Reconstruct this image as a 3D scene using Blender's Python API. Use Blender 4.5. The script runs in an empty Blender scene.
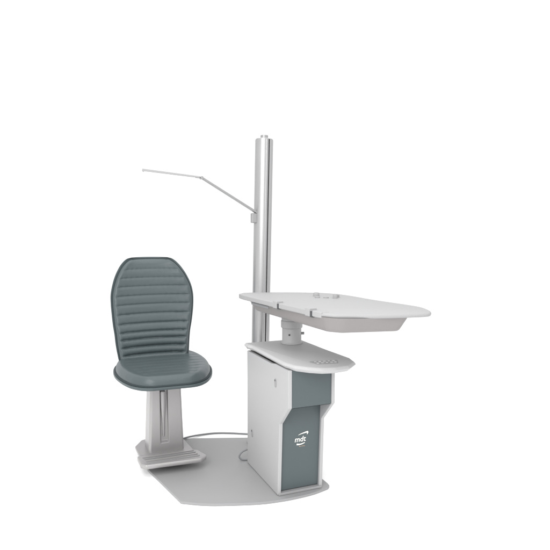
import bpy, bmesh, math, random
from mathutils import Vector, Matrix
random.seed(4)
scene = bpy.context.scene
R = math.radians

# ------------------------------------------------------------------ camera
cd = bpy.data.cameras.new('camera'); cam = bpy.data.objects.new('camera', cd)
scene.collection.objects.link(cam); scene.camera = cam
cd.sensor_width = 36; cd.lens = 36 * 548 / 550
cd.clip_start = 0.05; cd.clip_end = 200
cam.location = (0, 0, 1.30)
cam.rotation_euler = (R(90 - 3.654), 0, R(-22.815))
scene.render.resolution_x = 1024; scene.render.resolution_y = 1024

# ------------------------------------------------------------------ view, studio surround
scene.view_settings.view_transform = 'Standard'
scene.view_settings.look = 'None'
scene.view_settings.exposure = 0; scene.view_settings.gamma = 1
w = bpy.data.worlds.new('World'); scene.world = w; w.use_nodes = True
nt = w.node_tree; N = nt.nodes; L = nt.links
bg = N['Background']
tc = N.new('ShaderNodeTexCoord')
dp = N.new('ShaderNodeVectorMath'); dp.operation = 'DOT_PRODUCT'
dp.inputs[1].default_value = (math.sin(R(22.8)), math.cos(R(22.8)), 0)
L.new(tc.outputs['Generated'], dp.inputs[0])
mr = N.new('ShaderNodeMapRange'); mr.inputs[1].default_value = -0.25; mr.inputs[2].default_value = 0.45
mr.inputs[3].default_value = 1.30; mr.inputs[4].default_value = 1.10; mr.interpolation_type = 'SMOOTHSTEP'
L.new(dp.outputs['Value'], mr.inputs[0])
L.new(mr.outputs[0], bg.inputs['Strength'])
bg.inputs['Color'].default_value = (1, 1, 1, 1)

# ------------------------------------------------------------------ lamps: soft boxes of the photo studio
def area(name, loc, target, size, energy, col=(1, 1, 1)):
    ld = bpy.data.lights.new(name, 'AREA'); ld.shape = 'RECTANGLE'
    ld.size = size[0]; ld.size_y = size[1]; ld.energy = energy; ld.color = col
    o = bpy.data.objects.new(name, ld); scene.collection.objects.link(o)
    o.location = loc
    d = Vector(target) - Vector(loc); o.rotation_euler = d.to_track_quat('-Z', 'Y').to_euler()
    return o
area('overhead_softbox', (1.0, 2.6, 4.2), (1.0, 2.9, 0), (5.5, 5.5), 125)
area('key_softbox', (-1.1, 0.0, 2.5), (0.9, 3.0, 0.7), (1.8, 1.8), 85, (1, .99, .98))

# ------------------------------------------------------------------ materials
def mat(name, col, rough=.45, metal=0., spec=.5, noise=None, bump=None, coat=0., aniso=None):
    m = bpy.data.materials.new(name); m.use_nodes = True
    t = m.node_tree; b = t.nodes['Principled BSDF']
    b.inputs['Base Color'].default_value = (*col, 1); b.inputs['Roughness'].default_value = rough
    b.inputs['Metallic'].default_value = metal; b.inputs['Specular IOR Level'].default_value = spec
    b.inputs['Coat Weight'].default_value = coat
    c = t.nodes.new('ShaderNodeTexCoord')
    if noise:
        sc, amt = noise
        n = t.nodes.new('ShaderNodeTexNoise'); n.inputs['Scale'].default_value = sc; n.inputs['Detail'].default_value = 5
        t.links.new(c.outputs['Object'], n.inputs['Vector'])
        r = t.nodes.new('ShaderNodeMapRange'); r.inputs[3].default_value = 1 - amt; r.inputs[4].default_value = 1 + amt
        t.links.new(n.outputs['Fac'], r.inputs[0])
        mx = t.nodes.new('ShaderNodeVectorMath'); mx.operation = 'SCALE'; mx.inputs[0].default_value = col
        t.links.new(r.outputs[0], mx.inputs['Scale']); t.links.new(mx.outputs[0], b.inputs['Base Color'])
        r2 = t.nodes.new('ShaderNodeMapRange'); r2.inputs[3].default_value = max(0, rough - .07); r2.inputs[4].default_value = rough + .07
        t.links.new(n.outputs['Fac'], r2.inputs[0]); t.links.new(r2.outputs[0], b.inputs['Roughness'])
    if bump:
        prev = None
        for sc, st, dist, stretch in bump:
            mp = t.nodes.new('ShaderNodeMapping'); mp.inputs['Scale'].default_value = stretch
            t.links.new(c.outputs['Object'], mp.inputs['Vector'])
            n = t.nodes.new('ShaderNodeTexNoise'); n.inputs['Scale'].default_value = sc; n.inputs['Detail'].default_value = 4
            t.links.new(mp.outputs[0], n.inputs['Vector'])
            bp = t.nodes.new('ShaderNodeBump'); bp.inputs['Strength'].default_value = st; bp.inputs['Distance'].default_value = dist
            t.links.new(n.outputs['Fac'], bp.inputs['Height'])
            if prev: t.links.new(prev.outputs[0], bp.inputs['Normal'])
            prev = bp
        t.links.new(prev.outputs[0], b.inputs['Normal'])
    return m
M = {}
fine = [(900, .10, .0006, (1, 1, 1))]
M['paint'] = mat('light_grey_powder_coat', (.375, .375, .38), .5, spec=.3, noise=(3, .03), bump=fine)
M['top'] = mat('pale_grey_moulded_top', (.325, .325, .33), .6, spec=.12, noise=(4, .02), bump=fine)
M["cover"] = mat("grey_cover_lightened_for_shade", (.42, .42, .425), .6, spec=.12, noise=(4, .02), bump=fine)  # console top: colour lightened to offset the shade under the table
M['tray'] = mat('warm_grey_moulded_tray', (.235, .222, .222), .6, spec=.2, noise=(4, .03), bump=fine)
M['base'] = mat('grey_coated_steel', (.285, .285, .29), .5, spec=.25, noise=(5, .05), bump=fine)
M['ped'] = mat('silver_grey_coated_steel', (.34, .33, .33), .36, metal=.4, noise=(6, .05), bump=fine)
M['teal'] = mat('teal_grey_lacquer_panel', (.077, .095, .100), .45, spec=.3, noise=(3, .05), bump=fine)
M['leather'] = mat('teal_grey_vinyl', (.060, .077, .082), .38, spec=.38, noise=(9, .07),
                   bump=[(420, .25, .0012, (1, 1, 1)), (14, .30, .006, (1, 1, 3))])
M['shell'] = mat('teal_grey_seat_shell', (.070, .089, .094), .45, spec=.3, noise=(6, .04), bump=fine)
M['pipe'] = mat('dark_teal_piping', (.022, .032, .035), .6, spec=.3)
M['alu'] = mat('brushed_aluminium', (.36, .36, .365), .36, metal=.7, noise=(12, .03), bump=[(60, .06, .0008, (40, 40, 1))])
M['alu_dk'] = mat('satin_metal', (.30, .30, .305), .4, metal=.5)
M['dark'] = mat('dark_slot_lining', (.05, .052, .055), .6)
M['cable'] = mat('grey_cable_jacket', (.17, .175, .18), .45)
M['key'] = mat('grey_keypad_membrane', (.26, .265, .27), .5)
M['keyl'] = mat('pale_keypad_symbols', (.60, .60, .60), .5)
M['white'] = mat('white_print', (.86, .86, .80), .5)
M['tan'] = mat('tan_print', (.36, .27, .20), .5)
M['floor'] = mat('white_studio_floor', (.97, .97, .97), .9, spec=.1)
M['lamp'] = mat('frosted_lamp_diffuser', (.8, .8, .8), .4)

# ------------------------------------------------------------------ builders
def org(parent):
    o = Vector((0, 0, 0)); p = parent
    while p: o += p.location; p = p.parent
    return o
def link(name, me, m, parent, smooth=35, bevel=None, seg=3):
    o = bpy.data.objects.new(name, me); scene.collection.objects.link(o)
    for v in me.vertices: v.co -= org(parent)
    if parent: o.parent = parent
    for x in (m if isinstance(m, (list, tuple)) else [m]): me.materials.append(x)
    if smooth:
        me.polygons.foreach_set('use_smooth', [True] * len(me.polygons))
        me.set_sharp_from_angle(angle=R(smooth))
    if bevel:
        b = o.modifiers.new('bevel', 'BEVEL'); b.width = bevel; b.segments = seg; b.limit_method = 'ANGLE'
        b.angle_limit = R(30); b.harden_normals = True
    return o
def mk(name, verts, faces, m, parent, **k):
    me = bpy.data.meshes.new(name); me.from_pydata([tuple(v) for v in verts], [], faces)
    bm = bmesh.new(); bm.from_mesh(me); bmesh.ops.recalc_face_normals(bm, faces=bm.faces); bm.to_mesh(me); bm.free()
    return link(name, me, m, parent, **k)
def empty(name, loc, label, cat):
    o = bpy.data.objects.new(name, None); scene.collection.objects.link(o); o.location = loc
    o.empty_display_size = .1; o['label'] = label; o['category'] = cat
    return o
def smoothpoly(pts, n=6, closed=True):
    out = []; c = len(pts)
    for i in range(c if closed else c - 1):
        g = (lambda k: pts[k % c]) if closed else (lambda k: pts[max(0, min(c - 1, k))])
        p0, p1, p2, p3 = g(i - 1), g(i), g(i + 1), g(i + 2)
        for j in range(n):
            t = j / n
            out.append(tuple(.5 * (2 * b + (c_ - a) * t + (2 * a - 5 * b + 4 * c_ - d) * t * t + (-a + 3 * b - 3 * c_ + d) * t ** 3)
                             for a, b, c_, d in zip(p0, p1, p2, p3)))
    if not closed: out.append(tuple(pts[-1]))
    return out
def rounded(pts, n=7):
    """pts: (x, y, radius) -> polygon with rounded corners"""
    out = []; c = len(pts)
    for i in range(c):
        p = Vector(pts[i][:2]); a = Vector(pts[i - 1][:2]); b = Vector(pts[(i + 1) % c][:2]); r = pts[i][2]
        if r <= 0: out.append(tuple(p)); continue
        da = (a - p).normalized(); db = (b - p).normalized()
        ang = da.angle(db); d = min(r / math.tan(ang / 2), (a - p).length * .49, (b - p).length * .49)
        A = p + da * d; B = p + db * d
        for j in range(n + 1):
            t = j / n
            out.append(tuple((1 - t) ** 2 * A + 2 * t * (1 - t) * p + t * t * B))
    return out
def prism(pts, z0, z1, inset0=0, zfun=None):
    n = len(pts)
    v = [(x, y, z0) for x, y in pts] + [(x, y, z1) for x, y in pts]
    f = [list(range(n))[::-1], list(range(n, 2 * n))] + [[i, (i + 1) % n, n + (i + 1) % n, n + i] for i in range(n)]
    return v, f
def loft(rings, cap=True):
    n = len(rings[0]); v = [p for r in rings for p in r]; f = []
    for k in range(len(rings) - 1):
        for i in range(n): f.append([k * n + i, k * n + (i + 1) % n, (k + 1) * n + (i + 1) % n, (k + 1) * n + i])
    if cap: f.append(list(range(n))[::-1]); f.append(list(range((len(rings) - 1) * n, len(rings) * n)))
    return v, f
def join(*vf):
    V = []; F = []
    for v, f in vf:
        o = len(V); V += v; F += [[i + o for i in q] for q in f]
    return V, F
def box(x0, x1, y0, y1, z0, z1): return prism([(x0, y0), (x1, y0), (x1, y1), (x0, y1)], z0, z1)
def cyl(c, r, z0, z1, n=48, prof=None):
    prof = prof or [(r, z0), (r, z1)]
    return loft([[(c[0] + rr * math.cos(2 * math.pi * i / n), c[1] + rr * math.sin(2 * math.pi * i / n), z) for i in range(n)] for rr, z in prof])
def cyl_dir(p, d, r, ln, n=24):
    d = Vector(d).normalized(); a = d.orthogonal().normalized(); b = d.cross(a); p = Vector(p)
    return loft([[p + d * k + (a * math.cos(2 * math.pi * i / n) + b * math.sin(2 * math.pi * i / n)) * r for i in range(n)] for k in (0, ln)])
def tube(pts, r, closed=False, n=10):
    P = [Vector(p) for p in pts]; rings = []
    up = Vector((0, 0, 1)); a = None
    for i, p in enumerate(P):
        if closed: t = P[(i + 1) % len(P)] - P[i - 1]
        else: t = P[min(i + 1, len(P) - 1)] - P[max(i - 1, 0)]
        t.normalize()
        if a is None: a = t.orthogonal().normalized()
        a = (a - t * a.dot(t)).normalized(); b = t.cross(a)
        rings.append([p + (a * math.cos(2 * math.pi * k / n) + b * math.sin(2 * math.pi * k / n)) * r for k in range(n)])
    if closed: rings.append(rings[0]); return loft(rings, cap=False)
    return loft(rings)
def lerp(tab, x):
    """smooth interpolation in a table of (x, value)"""
    if x <= tab[0][0]: return tab[0][1]
    if x >= tab[-1][0]: return tab[-1][1]
    for i in range(len(tab) - 1):
        if tab[i][0] <= x <= tab[i + 1][0]:
            x1, y1 = tab[i]; x2, y2 = tab[i + 1]
            def sl(k):
                if k <= 0 or k >= len(tab) - 1:
                    k0, k1 = (0, 1) if k <= 0 else (len(tab) - 2, len(tab) - 1)
                    return (tab[k1][1] - tab[k0][1]) / (tab[k1][0] - tab[k0][0])
                return (tab[k + 1][1] - tab[k - 1][1]) / (tab[k + 1][0] - tab[k - 1][0])
            h = x2 - x1; t = (x - x1) / h; m1 = sl(i) * h; m2 = sl(i + 1) * h
            return (2 * t**3 - 3 * t**2 + 1) * y1 + (t**3 - 2 * t**2 + t) * m1 + (-2 * t**3 + 3 * t**2) * y2 + (t**3 - t**2) * m2

# ------------------------------------------------------------------ setting
n = 96
v = [(1.1 + 3.6 * math.cos(2 * math.pi * i / n), 2.9 + 3.6 * math.sin(2 * math.pi * i / n), 0) for i in range(n)]
fl = mk('floor', v, [list(range(n))], M['floor'], None, smooth=None); fl['kind'] = 'structure'

# ================================================================== REFRACTION UNIT
unit = empty('refraction_unit', (1.18, 2.7, 0),
             'light grey eye examination unit with console, aluminium column and table on a flat base plate', 'medical equipment')

# base plate: a flat steel sheet with a curved front edge
left = [(.830, 3.436), (.70, 3.445), (.585, 3.41), (.525, 3.30), (.505, 3.15), (.507, 3.05), (.590, 2.60)]
bow = smoothpoly([(.590, 2.600), (.716, 2.522), (.925, 2.447), (1.042, 2.427), (1.146, 2.424), (1.244, 2.433), (1.335, 2.458)], 8, False)
pts = smoothpoly(left[:6], 5, False) + [(.5885, 2.61)] + bow + [(1.352, 2.475), (1.355, 2.50), (1.345, 3.24), (1.30, 3.262)]
mk('base_plate', *prism(pts, .0005, .013), M['base'], unit, bevel=.002, seg=2)

# console cabinet ---------------------------------------------------
UL, UR = 1.053, 1.305
def side(u0, u1):
    prof = [(2.338, .6815), (2.338, .497), (2.447, .388), (2.469, .016), (2.915, .016), (2.915, .671), (2.56, .671), (2.50, .6800)]
    n = len(prof)
    v = [(u0, y, z) for y, z in prof] + [(u1, y, z) for y, z in prof]
    f = [list(range(n)), list(range(n, 2 * n))[::-1]] + [[i, (i + 1) % n, n + (i + 1) % n, n + i] for i in range(n)]
    return v, f
sl = mk('side_panel', *side(UL, UL + .019), M['paint'], unit, bevel=.003)
mk('side_panel', *side(UR - .018, UR), M['paint'], unit, bevel=.003)
# dark front, set back between the side panels
ua, ub = UL + .0195, UR - .0185
def strip(prof, th, ua, ub):
    n = len(prof); a = [(y, z) for y, z in prof]; b = [(y + th, z) for y, z in prof][::-1]; q = a + b; m_ = len(q)
    v = [(ua, y, z) for y, z in q] + [(ub, y, z) for y, z in q]
    f = [list(range(m_)), list(range(m_, 2 * m_))[::-1]] + [[i, (i + 1) % m_, m_ + (i + 1) % m_, m_ + i] for i in range(m_)]
    return v, f
mk('upper_front_panel', *strip([(2.344, .682), (2.344, .494)], .02, ua, ub), M['teal'], unit, bevel=.002)
lf = mk('lower_front_panel', *strip([(2.3475, .4915), (2.459, .458), (2.483, .030)], .02, ua, ub), M['teal'], unit, bevel=.0015)
mk('plinth', *box(UL + .004, UR - .004, 2.462, 2.93, .0135, .026), M['base'], unit, bevel=.003)
mk('back_panel', *box(UL + .0195, UR - .0185, 2.895, 2.912, .031, .680), M['paint'], unit, bevel=.002)
# console top: overhanging moulded cover
ctop = [(1.040, 2.935, .014), (1.036, 2.86, .014), (1.048, 2.82, .02), (1.044, 2.38, .04), (1.062, 2.300, .03), (1.108, 2.240, .04), (1.160, 2.200, .05), (1.225, 2.186, .05),
        (1.305, 2.198, .02), (1.378, 2.264, .014), (1.400, 2.35, .03), (1.392, 2.6, .1), (1.392, 2.935, .03)]
o2 = rounded(ctop, 6)
cx, cy = 1.21, 2.62
def scl(pts, k, z): return [(cx + (x - cx) * k, cy + (y - cy) * k, z) for x, y in pts]
def insetp(pts, d, z):
    """inward offset of a closed outline by d"""
    n = len(pts); ar = sum(pts[i - 1][0] * pts[i][1] - pts[i][0] * pts[i - 1][1] for i in range(n)); sg = 1 if ar > 0 else -1
    out = []
    for i in range(n):
        t = Vector(pts[(i + 1) % n]) - Vector(pts[i - 1]); t.normalize()
        out.append((pts[i][0] - t.y * d * sg, pts[i][1] + t.x * d * sg, z))
    return out
def dedupe(pts):
    out = []
    for p in pts:
        if not out or (Vector(p) - Vector(out[-1])).length > 1e-4: out.append(p)
    if (Vector(out[0]) - Vector(out[-1])).length < 1e-4: out.pop()
    return out
o2 = dedupe(o2)
rings = [insetp(o2, .030, .681), insetp(o2, .019, .683), insetp(o2, .013, .686), insetp(o2, .003, .6965), insetp(o2, 0, .7005), insetp(o2, .005, .7075), insetp(o2, .0095, .7118), insetp(o2, .012, .7128)]
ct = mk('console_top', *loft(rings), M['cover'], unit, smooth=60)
kp = rounded([(1.163, 2.345, .008), (1.178, 2.280, .01), (1.280, 2.264, .01), (1.312, 2.330, .008)], 4)
kpo = mk('keypad', *prism(kp, .7125, .7150), M['key'], ct, bevel=.0006, seg=1)
vf = []
for r in range(2):
    for c in range(5):
        x = 1.188 + c * .0235 + r * -.001; y = 2.325 - r * .030 - c * .0022
        if r == 1 and c == 4: x -= .004
        s = .0070 if (r + c) % 3 else .0055
        vf.append(cyl((x, y), s, .7150, .7158, 20) if (r + c) % 2 else box(x - s, x + s, y - s * .8, y + s * .8, .7150, .7158))
mk('keypad_symbol', *join(*vf), M['keyl'], ct, smooth=None)
# locks on the left side panel
for (vv, zz) in ((2.495, .588), (2.832, .220)):
    ol = rounded([(vv - .010, zz - .024, .0098), (vv + .010, zz - .024, .0098), (vv + .010, zz + .018, .0098), (vv - .010, zz + .018, .0098)], 6)
    m_ = len(ol)
    v = [(UL - .0036, y, z) for y, z in ol] + [(UL + .001, y, z) for y, z in ol]
    f = [list(range(m_)), list(range(m_, 2 * m_))[::-1]] + [[i, (i + 1) % m_, m_ + (i + 1) % m_, m_ + i] for i in range(m_)]
    mk('lock_plate', v, f, M['base'], sl, bevel=.0008, seg=2)
    mk('keyhole', *cyl_dir((UL - .0044, vv, zz + .010), (1, 0, 0), .0050, .003), M['dark'], sl)

# logo on the lower dark panel --------------------------------------
def front_pt(x, z, off=.0016):
    t = (.458 - z) / (.458 - .036); return Vector((x, 2.459 + (2.483 - 2.459) * t - off, z))
cu = bpy.data.curves.new('logo_text', 'FONT'); cu.body = 'mdt'; cu.size = .038; cu.shear = .12; cu.offset = .0003; cu.resolution_u = 4
to = bpy.data.objects.new('tmp', cu); scene.collection.objects.link(to)
bpy.context.view_layer.update()
tm = bpy.data.meshes.new_from_object(to.evaluated_get(bpy.context.evaluated_depsgraph_get()))
bpy.data.objects.remove(to)
xs = [q.co.x for q in tm.vertices]; x0, x1 = min(xs), max(xs)
k = .062 / (x1 - x0)
for q in tm.vertices:
    q.co = front_pt(1.147 + (q.co.x - x0) * k, .276 + q.co.y * k * 1.02)
tm.name = 'logo_lettering'
link('logo_lettering', tm, M['white'], lf, smooth=None)
def ribbon(path, name, m):
    # path: (x, z, half width)
    v = []; f = []
    for i, (x, z, h) in enumerate(path):
        a = path[max(0, i - 1)]; b = path[min(len(path) - 1, i + 1)]
        d = Vector((b[0] - a[0], b[1] - a[1])).normalized(); nn = Vector((-d.y, d.x))
        for s in (1, -1): v.append(front_pt(x + nn.x * h * s, z + nn.y * h * s))
        if i: f.append([2 * i - 2, 2 * i - 1, 2 * i + 1, 2 * i])
    return mk(name, v, f, m, lf, smooth=None)
ribbon([(1.166 + .052 * t, .311 + .012 * t ** .7 , .0008 + .0032 * t) for t in [i / 12 for i in range(13)]] + [(1.2185, .318, .004), (1.215, .309, .0008)], 'logo_swoosh', M['white'])
ribbon([(1.158 + .045 * t, .2635 + .004 * t * t + -.003 * math.sin(math.pi * t), .0042 - .0024 * t) for t in [i / 12 for i in range(13)]], 'logo_swoosh', M['white'])
for i in range(5):
    x = 1.172 + i * .0072
    ribbon([(x, .2505, .0022), (x + .0045, .2508, .0022)], 'logo_small_print', M['tan']) if i in (0, 2, 3) else ribbon([(x, .248, .0015), (x + .0035, .2515, .0015)], 'logo_small_print', M['tan'])

# column ------------------------------------------------------------
CX, CY, CR = 1.228, 3.190, .0555
def colprof():
    out = []
    aim = R(-90 + 14)          # the groove looks forward and a little to the right
    hw = math.asin(.0048 / CR); hw2 = math.asin(.013 / CR)
    a = aim + hw2
    fl_ = [R(-22), R(20), R(180)]      # fine grooves beside the slot
    n = 240
    for i in range(n + 1):
        q = hw2 + (2 * math.pi - 2 * hw2) * i / n
        d = min(abs((q - g + math.pi) % (2 * math.pi) - math.pi) for g in fl_)
        rr = CR - .0016 * max(0, 1 - (d / .035) ** 2); out.append((rr * math.cos(aim + q), rr * math.sin(aim + q)))
    dx, dy = math.cos(aim), math.sin(aim); px, py = -dy, dx
    for s, d, r in ((-.0115, .0, -.0022), (-.0048, 0, -.0022), (-.0048, 0, -.024), (.0048, 0, -.024), (.0048, 0, -.0022), (.0115, 0, -.0022)):
        rr = CR + r; out.append((dx * rr + px * s, dy * rr + py * s))
    # two more shallow flutes are kept off: the photograph shows one slot
    return out
cp = colprof()
lean = Matrix.Translation((CX, CY, 0)) @ Matrix.Rotation(R(1.25), 4, 'Y')
v, f = loft([[lean @ Vector((x, y, z)) for x, y in cp] for z in (.013, 1.915)])
col = mk('column', v, f, M['alu'], unit, smooth=25)
aim = R(-90 + 14); dx, dy = math.cos(aim), math.sin(aim)
def leanvf(vf): return [lean @ Vector(p) for p in vf[0]], vf[1]
v, f = box(-.0040, .0040, -.001, .001, .02, 1.70)
v = [lean @ (Matrix.Rotation(aim + math.pi / 2, 4, 'Z') @ Vector(p) + Vector((dx * (CR - .0215), dy * (CR - .0215), 0))) for p in v]
mk('slot_strip', v, f, M['dark'], col, smooth=None)
mk('end_cap', *leanvf(cyl((0, 0), .05, 0, 1, prof=[(.0535, 1.9155), (.0535, 1.919), (.051, 1.922), (.0235, 1.9225)])), M['alu'], col)
mk('cap_knob', *leanvf(cyl((0, 0), .02, 0, 1, prof=[(.0235, 1.9228), (.0235, 1.943), (.0215, 1.9455)])), M['alu_dk'], col)
mk('column_foot', *cyl((CX, CY), .07, 0, 1, prof=[(.074, .0135), (.074, .022), (.071, .026), (.060, .0265)]), M['alu_dk'], unit)

# lamp arm ----------------------------------------------------------
A = Vector((1.222, 3.175, 1.463)); B = Vector((.848, 3.12, 1.662)); C = Vector((.530, 3.22, 1.700))
def bar(p, q, w0, w1, h0, h1, seg=1):
    d = (q - p).normalized(); s = d.cross(Vector((0, 0, 1))).normalized(); u = s.cross(d)
    r = []
    for P_, ww, hh in ((p, w0, h0), (q, w1, h1)):
        r.append([P_ + s * a * ww / 2 + u * b * hh / 2 for a, b in ((1, 1), (-1, 1), (-1, -1), (1, -1))])
    return loft(r)
arm = mk('lamp_arm', *bar(A, B,   .024, .022, .0120, .0105), M['alu_dk'], unit, bevel=.002)
hd = mk('lamp_head', *bar(B + Vector((-.006, 0, 0)), C, .026, .030, .0105, .0150), M['base'], unit, bevel=.003)
mk('lamp_diffuser', *bar(B.lerp(C, .1) - Vector((0, 0, .0066)), B.lerp(C, .97) - Vector((0, 0, .0076)), .022, .026, .002, .002), M['lamp'], hd)
mk('arm_hinge', *cyl_dir(B + Vector((.002, .016, -.002)), (0, -1, 0), .0085, .032), M['alu_dk'], arm, bevel=.001)
mk('arm_clamp', *box(1.181, 1.212, 3.165, 3.20, 1.405, 1.465), M['alu_dk'], arm, bevel=.004)

# table post --------------------------------------------------------
PX, PY = 1.290, 2.82
post = mk('table_post', *cyl((PX, PY), .05, 0, 1, 64, prof=[(.062, .7137), (.062, .719), (.0560, .723), (.0548, .725), (.0548, .842)]), M['paint'], unit)
mk('post_collar', *cyl((PX, PY), .05, 0, 1, 64, prof=[(.0565, .8005), (.0615, .806), (.0615, .842), (.058, .8455), (.058, .902)]), M['paint'], post)
mk('clamp_screw', *cyl_dir((PX + .048, PY - .024, .770), (1, -.3, 0), .0075, .017), M['alu_dk'], post, bevel=.001)
mk('screw_hole', *cyl_dir((PX - .032, PY - .0405, .768), (-.62, -.78, 0), .0055, .005), M['dark'], post)

# table -------------------------------------------------------------
cx, cy = 1.34, 2.5
edge = [(1.036, 2.945), (1.043, 3.02), (1.075, 3.075), (1.125, 3.090), (1.205, 3.072), (1.42, 2.978), (1.545, 2.875), (1.597, 2.72),
        (1.606, 2.44), (1.634, 2.19), (1.632, 2.09), (1.600, 2.00), (1.565, 1.945), (1.515, 1.920), (1.35, 1.945), (1.20, 1.995), (1.13, 2.035), (1.098, 2.10), (1.086, 2.19),
        (1.078, 2.30), (1.060, 2.50), (1.044, 2.75)]
e2 = smoothpoly(edge, 6)
zt = .985
rings = [insetp(e2, .030, .9655), insetp(e2, .008, .9660), insetp(e2, .002, .969), insetp(e2, 0, .974), insetp(e2, .001, .979), insetp(e2, .005, .983), insetp(e2, .010, zt)]
table = mk('tabletop', *loft(rings), M['top'], unit, smooth=60)
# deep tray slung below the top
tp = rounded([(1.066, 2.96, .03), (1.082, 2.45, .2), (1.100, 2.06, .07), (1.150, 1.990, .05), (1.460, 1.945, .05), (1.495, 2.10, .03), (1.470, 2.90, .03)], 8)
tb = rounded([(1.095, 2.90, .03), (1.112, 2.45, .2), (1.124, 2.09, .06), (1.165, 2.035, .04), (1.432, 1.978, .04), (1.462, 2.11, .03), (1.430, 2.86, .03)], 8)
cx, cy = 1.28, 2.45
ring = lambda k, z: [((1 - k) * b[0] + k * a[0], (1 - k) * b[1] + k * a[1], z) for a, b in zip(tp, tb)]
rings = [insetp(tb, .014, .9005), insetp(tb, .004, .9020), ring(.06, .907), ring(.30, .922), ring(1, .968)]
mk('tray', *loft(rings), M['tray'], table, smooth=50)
# raised rail in three lengths along the left edge, each gap has a block beside it
def edge_u(vv):
    best = min((p for p in e2 if p[0] < 1.2), key=lambda p: abs(p[1] - vv)); return best[0]
def rail(v0, v1, z0, z1, out=.003, wid=.040):
    ns = 10; A_ = []; B_ = []
    for i in range(ns + 1):
        vv = v0 + (v1 - v0) * i / ns; A_.append((lerp(LT, vv) - out, vv)); B_.append((lerp(LT, vv) + wid, vv))
    return prism(A_ + B_[::-1], z0, z1)
LT = sorted([(3.02, 1.042), (2.945, 1.036), (2.75, 1.044), (2.50, 1.060), (2.30, 1.078), (2.19, 1.086), (2.10, 1.098), (2.045, 1.122)], key=lambda q: q[0])
for v0, v1 in ((3.015, 2.493), (2.475, 2.179), (2.161, 2.095)):
    mk('edge_rail', *rail(v0, v1, .961, .9885), M['top'], table, bevel=.006)
for vv in (2.484, 2.170):
    mk('notch_lining', *rail(vv + .0085, vv - .0085, .957, .984, out=.0012, wid=.02), M['dark'], table)
    mk('rail_block', *rail(vv + .048, vv + .010, .959, .9960, out=.005, wid=.034), M['top'], table, bevel=.008)
# long shallow recess on the flank of the tray
mk('flank_recess', *rail(2.88, 2.66, .938, .9515, out=-.029, wid=.050), M['key'], table, bevel=.002)
# small instrument sockets at the back of the top
for (x, y, r, h) in ((1.405, 2.74, .017, .020), (1.370, 2.66, .014, .007), (1.408, 2.63, .014, .007), (1.448, 2.60, .013, .022), (1.478, 2.64, .016, .017)):
    mk('socket', *cyl((x, y), r, 0, 1, 32, prof=[(r, zt), (r, zt + h * .8), (r * .85, zt + h), (r * .5, zt + h), (r * .45, zt + h * .8)]), M['top'], table)

# ================================================================== PATIENT CHAIR
chair = empty('patient_chair', (.63, 3.22, 0),
              'patient chair with ribbed teal-grey vinyl seat and backrest on a silver-grey pedestal', 'chair')
def pad(name, f3, hf, hb, m, parent, ns=56, nt=150, grow=0.):
    """closed cushion: f3(s, t, h, grow) gives a point, hf / hb the front and back heights"""
    V = []; F = []
    def idx(side, i, j): return side * (ns + 1) * (nt + 1) + j * (ns + 1) + i
    for side, h in ((0, hf), (1, hb)):
        for j in range(nt + 1):
            t = .5 - .5 * math.cos(math.pi * j / nt) if False else j / nt
            for i in range(ns + 1):
                s = math.sin((i / ns - .5) * math.pi) * .55 + (2 * i / ns - 1) * .45
                V.append(f3(s, t, h(s, t), grow))
    for j in range(nt):
        for i in range(ns):
            a, b, c, d = (i, j), (i + 1, j), (i + 1, j + 1), (i, j + 1)
            F.append([idx(0, *q) for q in (a, b, c, d)]); F.append([idx(1, *q) for q in (d, c, b, a)])
    for i in range(ns):
        F.append([idx(0, i, 0), idx(1, i, 0), idx(1, i + 1, 0), idx(0, i + 1, 0)])
        F.append([idx(0, i + 1, nt), idx(1, i + 1, nt), idx(1, i, nt), idx(0, i, nt)])
    for j in range(nt):
        F.append([idx(0, 0, j + 1), idx(1, 0, j + 1), idx(1, 0, j), idx(0, 0, j)])
        F.append([idx(0, ns, j), idx(1, ns, j), idx(1, ns, j + 1), idx(0, ns, j + 1)])
    return mk(name, V, F, m, parent, smooth=60)
def rnd(d, r): # quarter-round shoulder over distance r
    if d >= r: return 1.
    return math.sqrt(max(0, 1 - (1 - d / r) ** 2))
# ---- backrest
BL = [(.545, .409), (.57, .404), (.65, .393), (.713, .388), (.77, .381), (.837, .376), (.90, .373), (.955, .374), (1.011, .385), (1.07, .404), (1.122, .430), (1.155, .454), (1.175, .475), (1.184, .491), (1.189, .512)]
BR = [(.545, .846), (.57, .850), (.65, .859), (.713, .868), (.77, .881), (.837, .893), (.90, .900), (.955, .900), (1.011, .889), (1.07, .864), (1.122, .833), (1.155, .806), (1.175, .783), (1.184, .766), (1.189, .745)]
ZB0, ZB1 = .545, 1.189
def backpt(s, t, h, grow):
    z = ZB0 + (ZB1 - ZB0) * t
    l = lerp(BL, z) + .012 - grow; r = lerp(BR, z) - .012 + grow
    c = (l + r) / 2; w_ = (r - l) / 2
    zz = z + (grow if t > .5 else 0) * (2 * t - 1) - (.010 * max(0, 2 * t - 1)) - .003 * s * s * max(0, 2 * t - 1) ** 6
    lean_ = 3.505 + .115 * (z - .56) / .63 + .055 * max(0, (.70 - z) / .14) ** 2 * -.12
    y = lean_ - .030 * abs(s) ** 2.2 + .012 * max(0, t - .85) / .15
    return (c + s * w_, y - h, zz)
seams = [.585, .632, .680, .724, .776, .834, .893, .950, 1.010, 1.066, 1.122]
def rib(z, seams, wsm):
    d = min(abs(z - q) for q in seams)
    return 1 - math.exp(-(d / wsm) ** 1.3)
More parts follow.
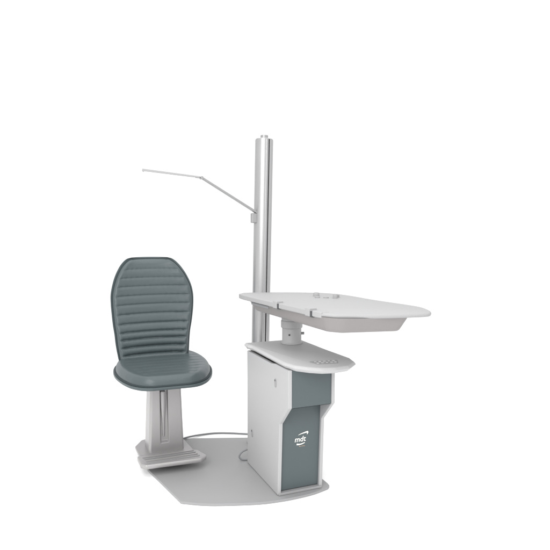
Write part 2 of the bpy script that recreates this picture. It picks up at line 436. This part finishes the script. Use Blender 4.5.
def b_front(s, t):
    z = ZB0 + (ZB1 - ZB0) * t
    w_ = (lerp(BR, z) - lerp(BL, z)) / 2
    e = rnd((1 - abs(s)) * w_, .030) * rnd((1 - t) * (ZB1 - ZB0), .035)
    amp = .0075 + .0085 * max(0, min(1, (.90 - z) / .25)) - .003 * max(0, min(1, (z - 1.0) / .12))
    k = min(1, max(0, ((1 - abs(s)) * w_ - .010) / .030)); k = k * k * (3 - 2 * k)
    zs = z + .004 * s * s
    lum = .010 * math.exp(-((z - .70) / .09) ** 2)
    puck = .0012 * math.sin(40 * s + z * 37) * math.exp(-(min(abs(z - q) for q in seams) / .012) ** 2)
    return .012 + .030 * e + lum * e - amp * k * (1 - rib(zs, seams, .0085)) + puck * k
back = pad('backrest', backpt, b_front, lambda s, t: -.004, M['leather'], chair, ns=60, nt=260)
def b_sh_f(s, t): return .010
def b_sh_b(s, t):
    z = ZB0 + (ZB1 - ZB0) * t; w_ = (lerp(BR, z) - lerp(BL, z)) / 2
    return .006 - .034 * rnd((1 - abs(s)) * w_, .03) * rnd((1 - t) * (ZB1 - ZB0), .03)
mk_sh = pad('back_shell', backpt, b_sh_f, b_sh_b, M['shell'], back, ns=40, nt=110, grow=.0115)
loop = [backpt(-1, t / 60, .013, .001) for t in range(0, 61)] + [backpt(s / 10, 1, .013, .001) for s in range(-9, 10)] + [backpt(1, t / 60, .013, .001) for t in range(60, -1, -1)]
mk('piping', *tube(loop, .0042), M['pipe'], back)
# ---- seat (runs from the front edge, t 0, to the back, t 1)
SW = [(2.915, .105), (2.922, .130), (2.940, .165), (2.97, .195), (3.00, .217), (3.05, .240), (3.10, .258), (3.18, .278), (3.26, .289), (3.34, .291), (3.42, .284), (3.50, .266), (3.56, .240)]
VS0, VS1 = 2.915, 3.56
def seatpt(s, t, h, grow):
    y = VS0 + (VS1 - VS0) * t
    w_ = lerp(SW, y) - .012 + grow
    c = .622 + .075 * (y - 2.92)
    yy = y + (.010 - grow) * (1 - t) ** 4 - .006 * s * -1 * 0
    yy -= .022 * s * (1 - t) * 0 + .035 * 0
    yy += -.028 * s * w_ / .29 * .6
    z = .498 + .010 * t + h + .002 * abs(s) ** 3 * t
    return (c + s * w_, yy, z)
sseams = [3.02, 3.09, 3.16, 3.23, 3.30, 3.37, 3.44]
def s_top(s, t):
    y = VS0 + (VS1 - VS0) * t; w_ = lerp(SW, y)
    e = rnd((1 - abs(s)) * w_, .052) * rnd(t * (VS1 - VS0), .046)
    k = min(1, max(0, ((1 - abs(s)) * w_ - .03) / .05)) * .0032
    dish = -.006 * (1 - s * s) * math.sin(math.pi * t)
    pk = .0016 * math.sin(s * 23 + y * 9) * (abs(s) ** 2) * e
    return .012 + .052 * e + dish * e - k * (1 - rib(y + .05 * s * s, sseams, .010)) + pk
seat = pad('seat', seatpt, s_top, lambda s, t: .0, M['leather'], chair, ns=60, nt=150)
def s_bot(s, t):
    y = VS0 + (VS1 - VS0) * t; w_ = lerp(SW, y)
    return -.003 - .010 * rnd((1 - abs(s)) * w_, .045) * rnd(t * (VS1 - VS0), .045)
pad('seat_shell', seatpt, lambda s, t: .009, s_bot, M['shell'], seat, ns=40, nt=90, grow=.0125)
loop = [seatpt(-1, t / 50, .012, .002) for t in range(50, -1, -1)] + [seatpt(s / 10, 0, .012, .002) for s in range(-9, 10)] + [seatpt(1, t / 50, .012, .002) for t in range(0, 51)]
mk('piping', *tube(loop, .0054), M['pipe'], seat)
# bracket that carries the backrest
mk('back_bracket', *loft([[(x, y, z) for x, y in ((.56, y0), (.70, y0), (.70, y1), (.56, y1))] for z, y0, y1 in ((.455, 3.50, 3.55), (.53, 3.565, 3.60), (.75, 3.585, 3.61))]), M['ped'], chair, bevel=.005)
# ---- pedestal with a slotted front and a lifting rod in the slot
VP = 3.150
def ped_ring(z):
    t = (z - .0135) / (.478 - .0135)
    l = .530 + .018 * t; r = .741 - .014 * t; f_ = VP + .012 * t; b = 3.30
    g = .026 - .003 * t; gc = .624
    return [(l + .012, f_, z), (gc - g, f_, z), (gc - g * .8, f_ + .014, z), (gc + g * .8, f_ + .014, z), (gc + g, f_, z), (r - .010, f_, z), (r, f_ + .012, z), (r, b, z), (l + .01, b, z), (l, b - .01, z), (l, f_ + .012, z)]
def ped_plain(z):
    q = ped_ring(z); g = [p for p in q]
    y = q[0][1]
    for i in (1, 2, 3, 4): g[i] = (q[i][0], y + .0005, z)
    return g
rings = [ped_plain(.0138), ped_plain(.112), ped_ring(.124), ped_ring(.425), ped_plain(.432), ped_plain(.478)]
ped = mk('pedestal', *loft(rings), M['ped'], chair, bevel=.0025, seg=2)
mk('lifting_rod', *cyl((.620, VP + .0165), .02, 0, 1, 32, prof=[(.007, .150), (.010, .25), (.0150, .32), (.0165, .405), (.0150, .416), (.008, .420)]), M['ped'], ped)
mk('seat_mount', *box(.50, .755, 3.13, 3.42, .4605, .479), M['ped'], chair, bevel=.006)
# flange and ribbed step plate
fo = rounded([(.476, 3.140, .01), (.786, 3.120, .01), (.775, 3.30, .02), (.74, 3.40, .04), (.53, 3.40, .04), (.474, 3.30, .02)], 5)
mk('pedestal_flange', *prism(fo, .0450, .0600), M['ped'], chair, bevel=.004)
st = rounded([(.455, 3.095, .012), (.455, 2.975, .014), (.480, 2.945, .014), (.785, 2.925, .03), (.826, 2.955, .03), (.795, 3.06, .03), (.75, 3.085, .02)], 6)
cx, cy = .62, 3.0
sp = mk('step_plate', *loft([insetp(st, .010, .0545), insetp(st, .002, .056), insetp(st, 0, .060), insetp(st, 0, .074), insetp(st, .003, .0785), insetp(st, .008, .080)]), M['ped'], chair, smooth=50)
for i in range(4):
    vv = 3.058 - i * .029
    x0_, x1_ = .480 + .004 * i, .772 + .004 * i
    bx = rounded([(x0_, vv - .006, .005), (x1_, vv - .010, .005), (x1_, vv + .002, .005), (x0_, vv + .006, .005)], 4)
    mk('tread_strip', *prism(bx, .0800, .0838), M['alu_dk'] if i % 2 else M['ped'], sp, bevel=.001, seg=2)
mk('step_support', *box(.57, .70, 3.04, 3.139, .0135, .0544), M['ped'], chair, bevel=.002)

# ================================================================== CABLE
cb = smoothpoly([(.74, 3.385, .030), (.793, 3.414, .024), (.848, 3.451, .016), (.923, 3.480, .008), (1.025, 3.478, .006), (1.118, 3.440, .006), (1.211, 3.385, .006), (1.33, 3.32, .006)], 8, False)
c = mk('power_cable', *tube(cb, .0055, n=12), M['cable'], None)
c['label'] = 'thin grey cable lying behind the base plate, from chair pedestal to console'; c['category'] = 'cable'
cb = smoothpoly([(1.070, 2.96, .075), (1.040, 2.965, .062), (1.020, 2.962, .040), (1.030, 2.955, .022), (1.062, 2.945, .0185), (1.09, 2.93, .0185)], 8, False)
mk('cable_guide', *tube(cb, .0048, n=10), M['cable'], unit)
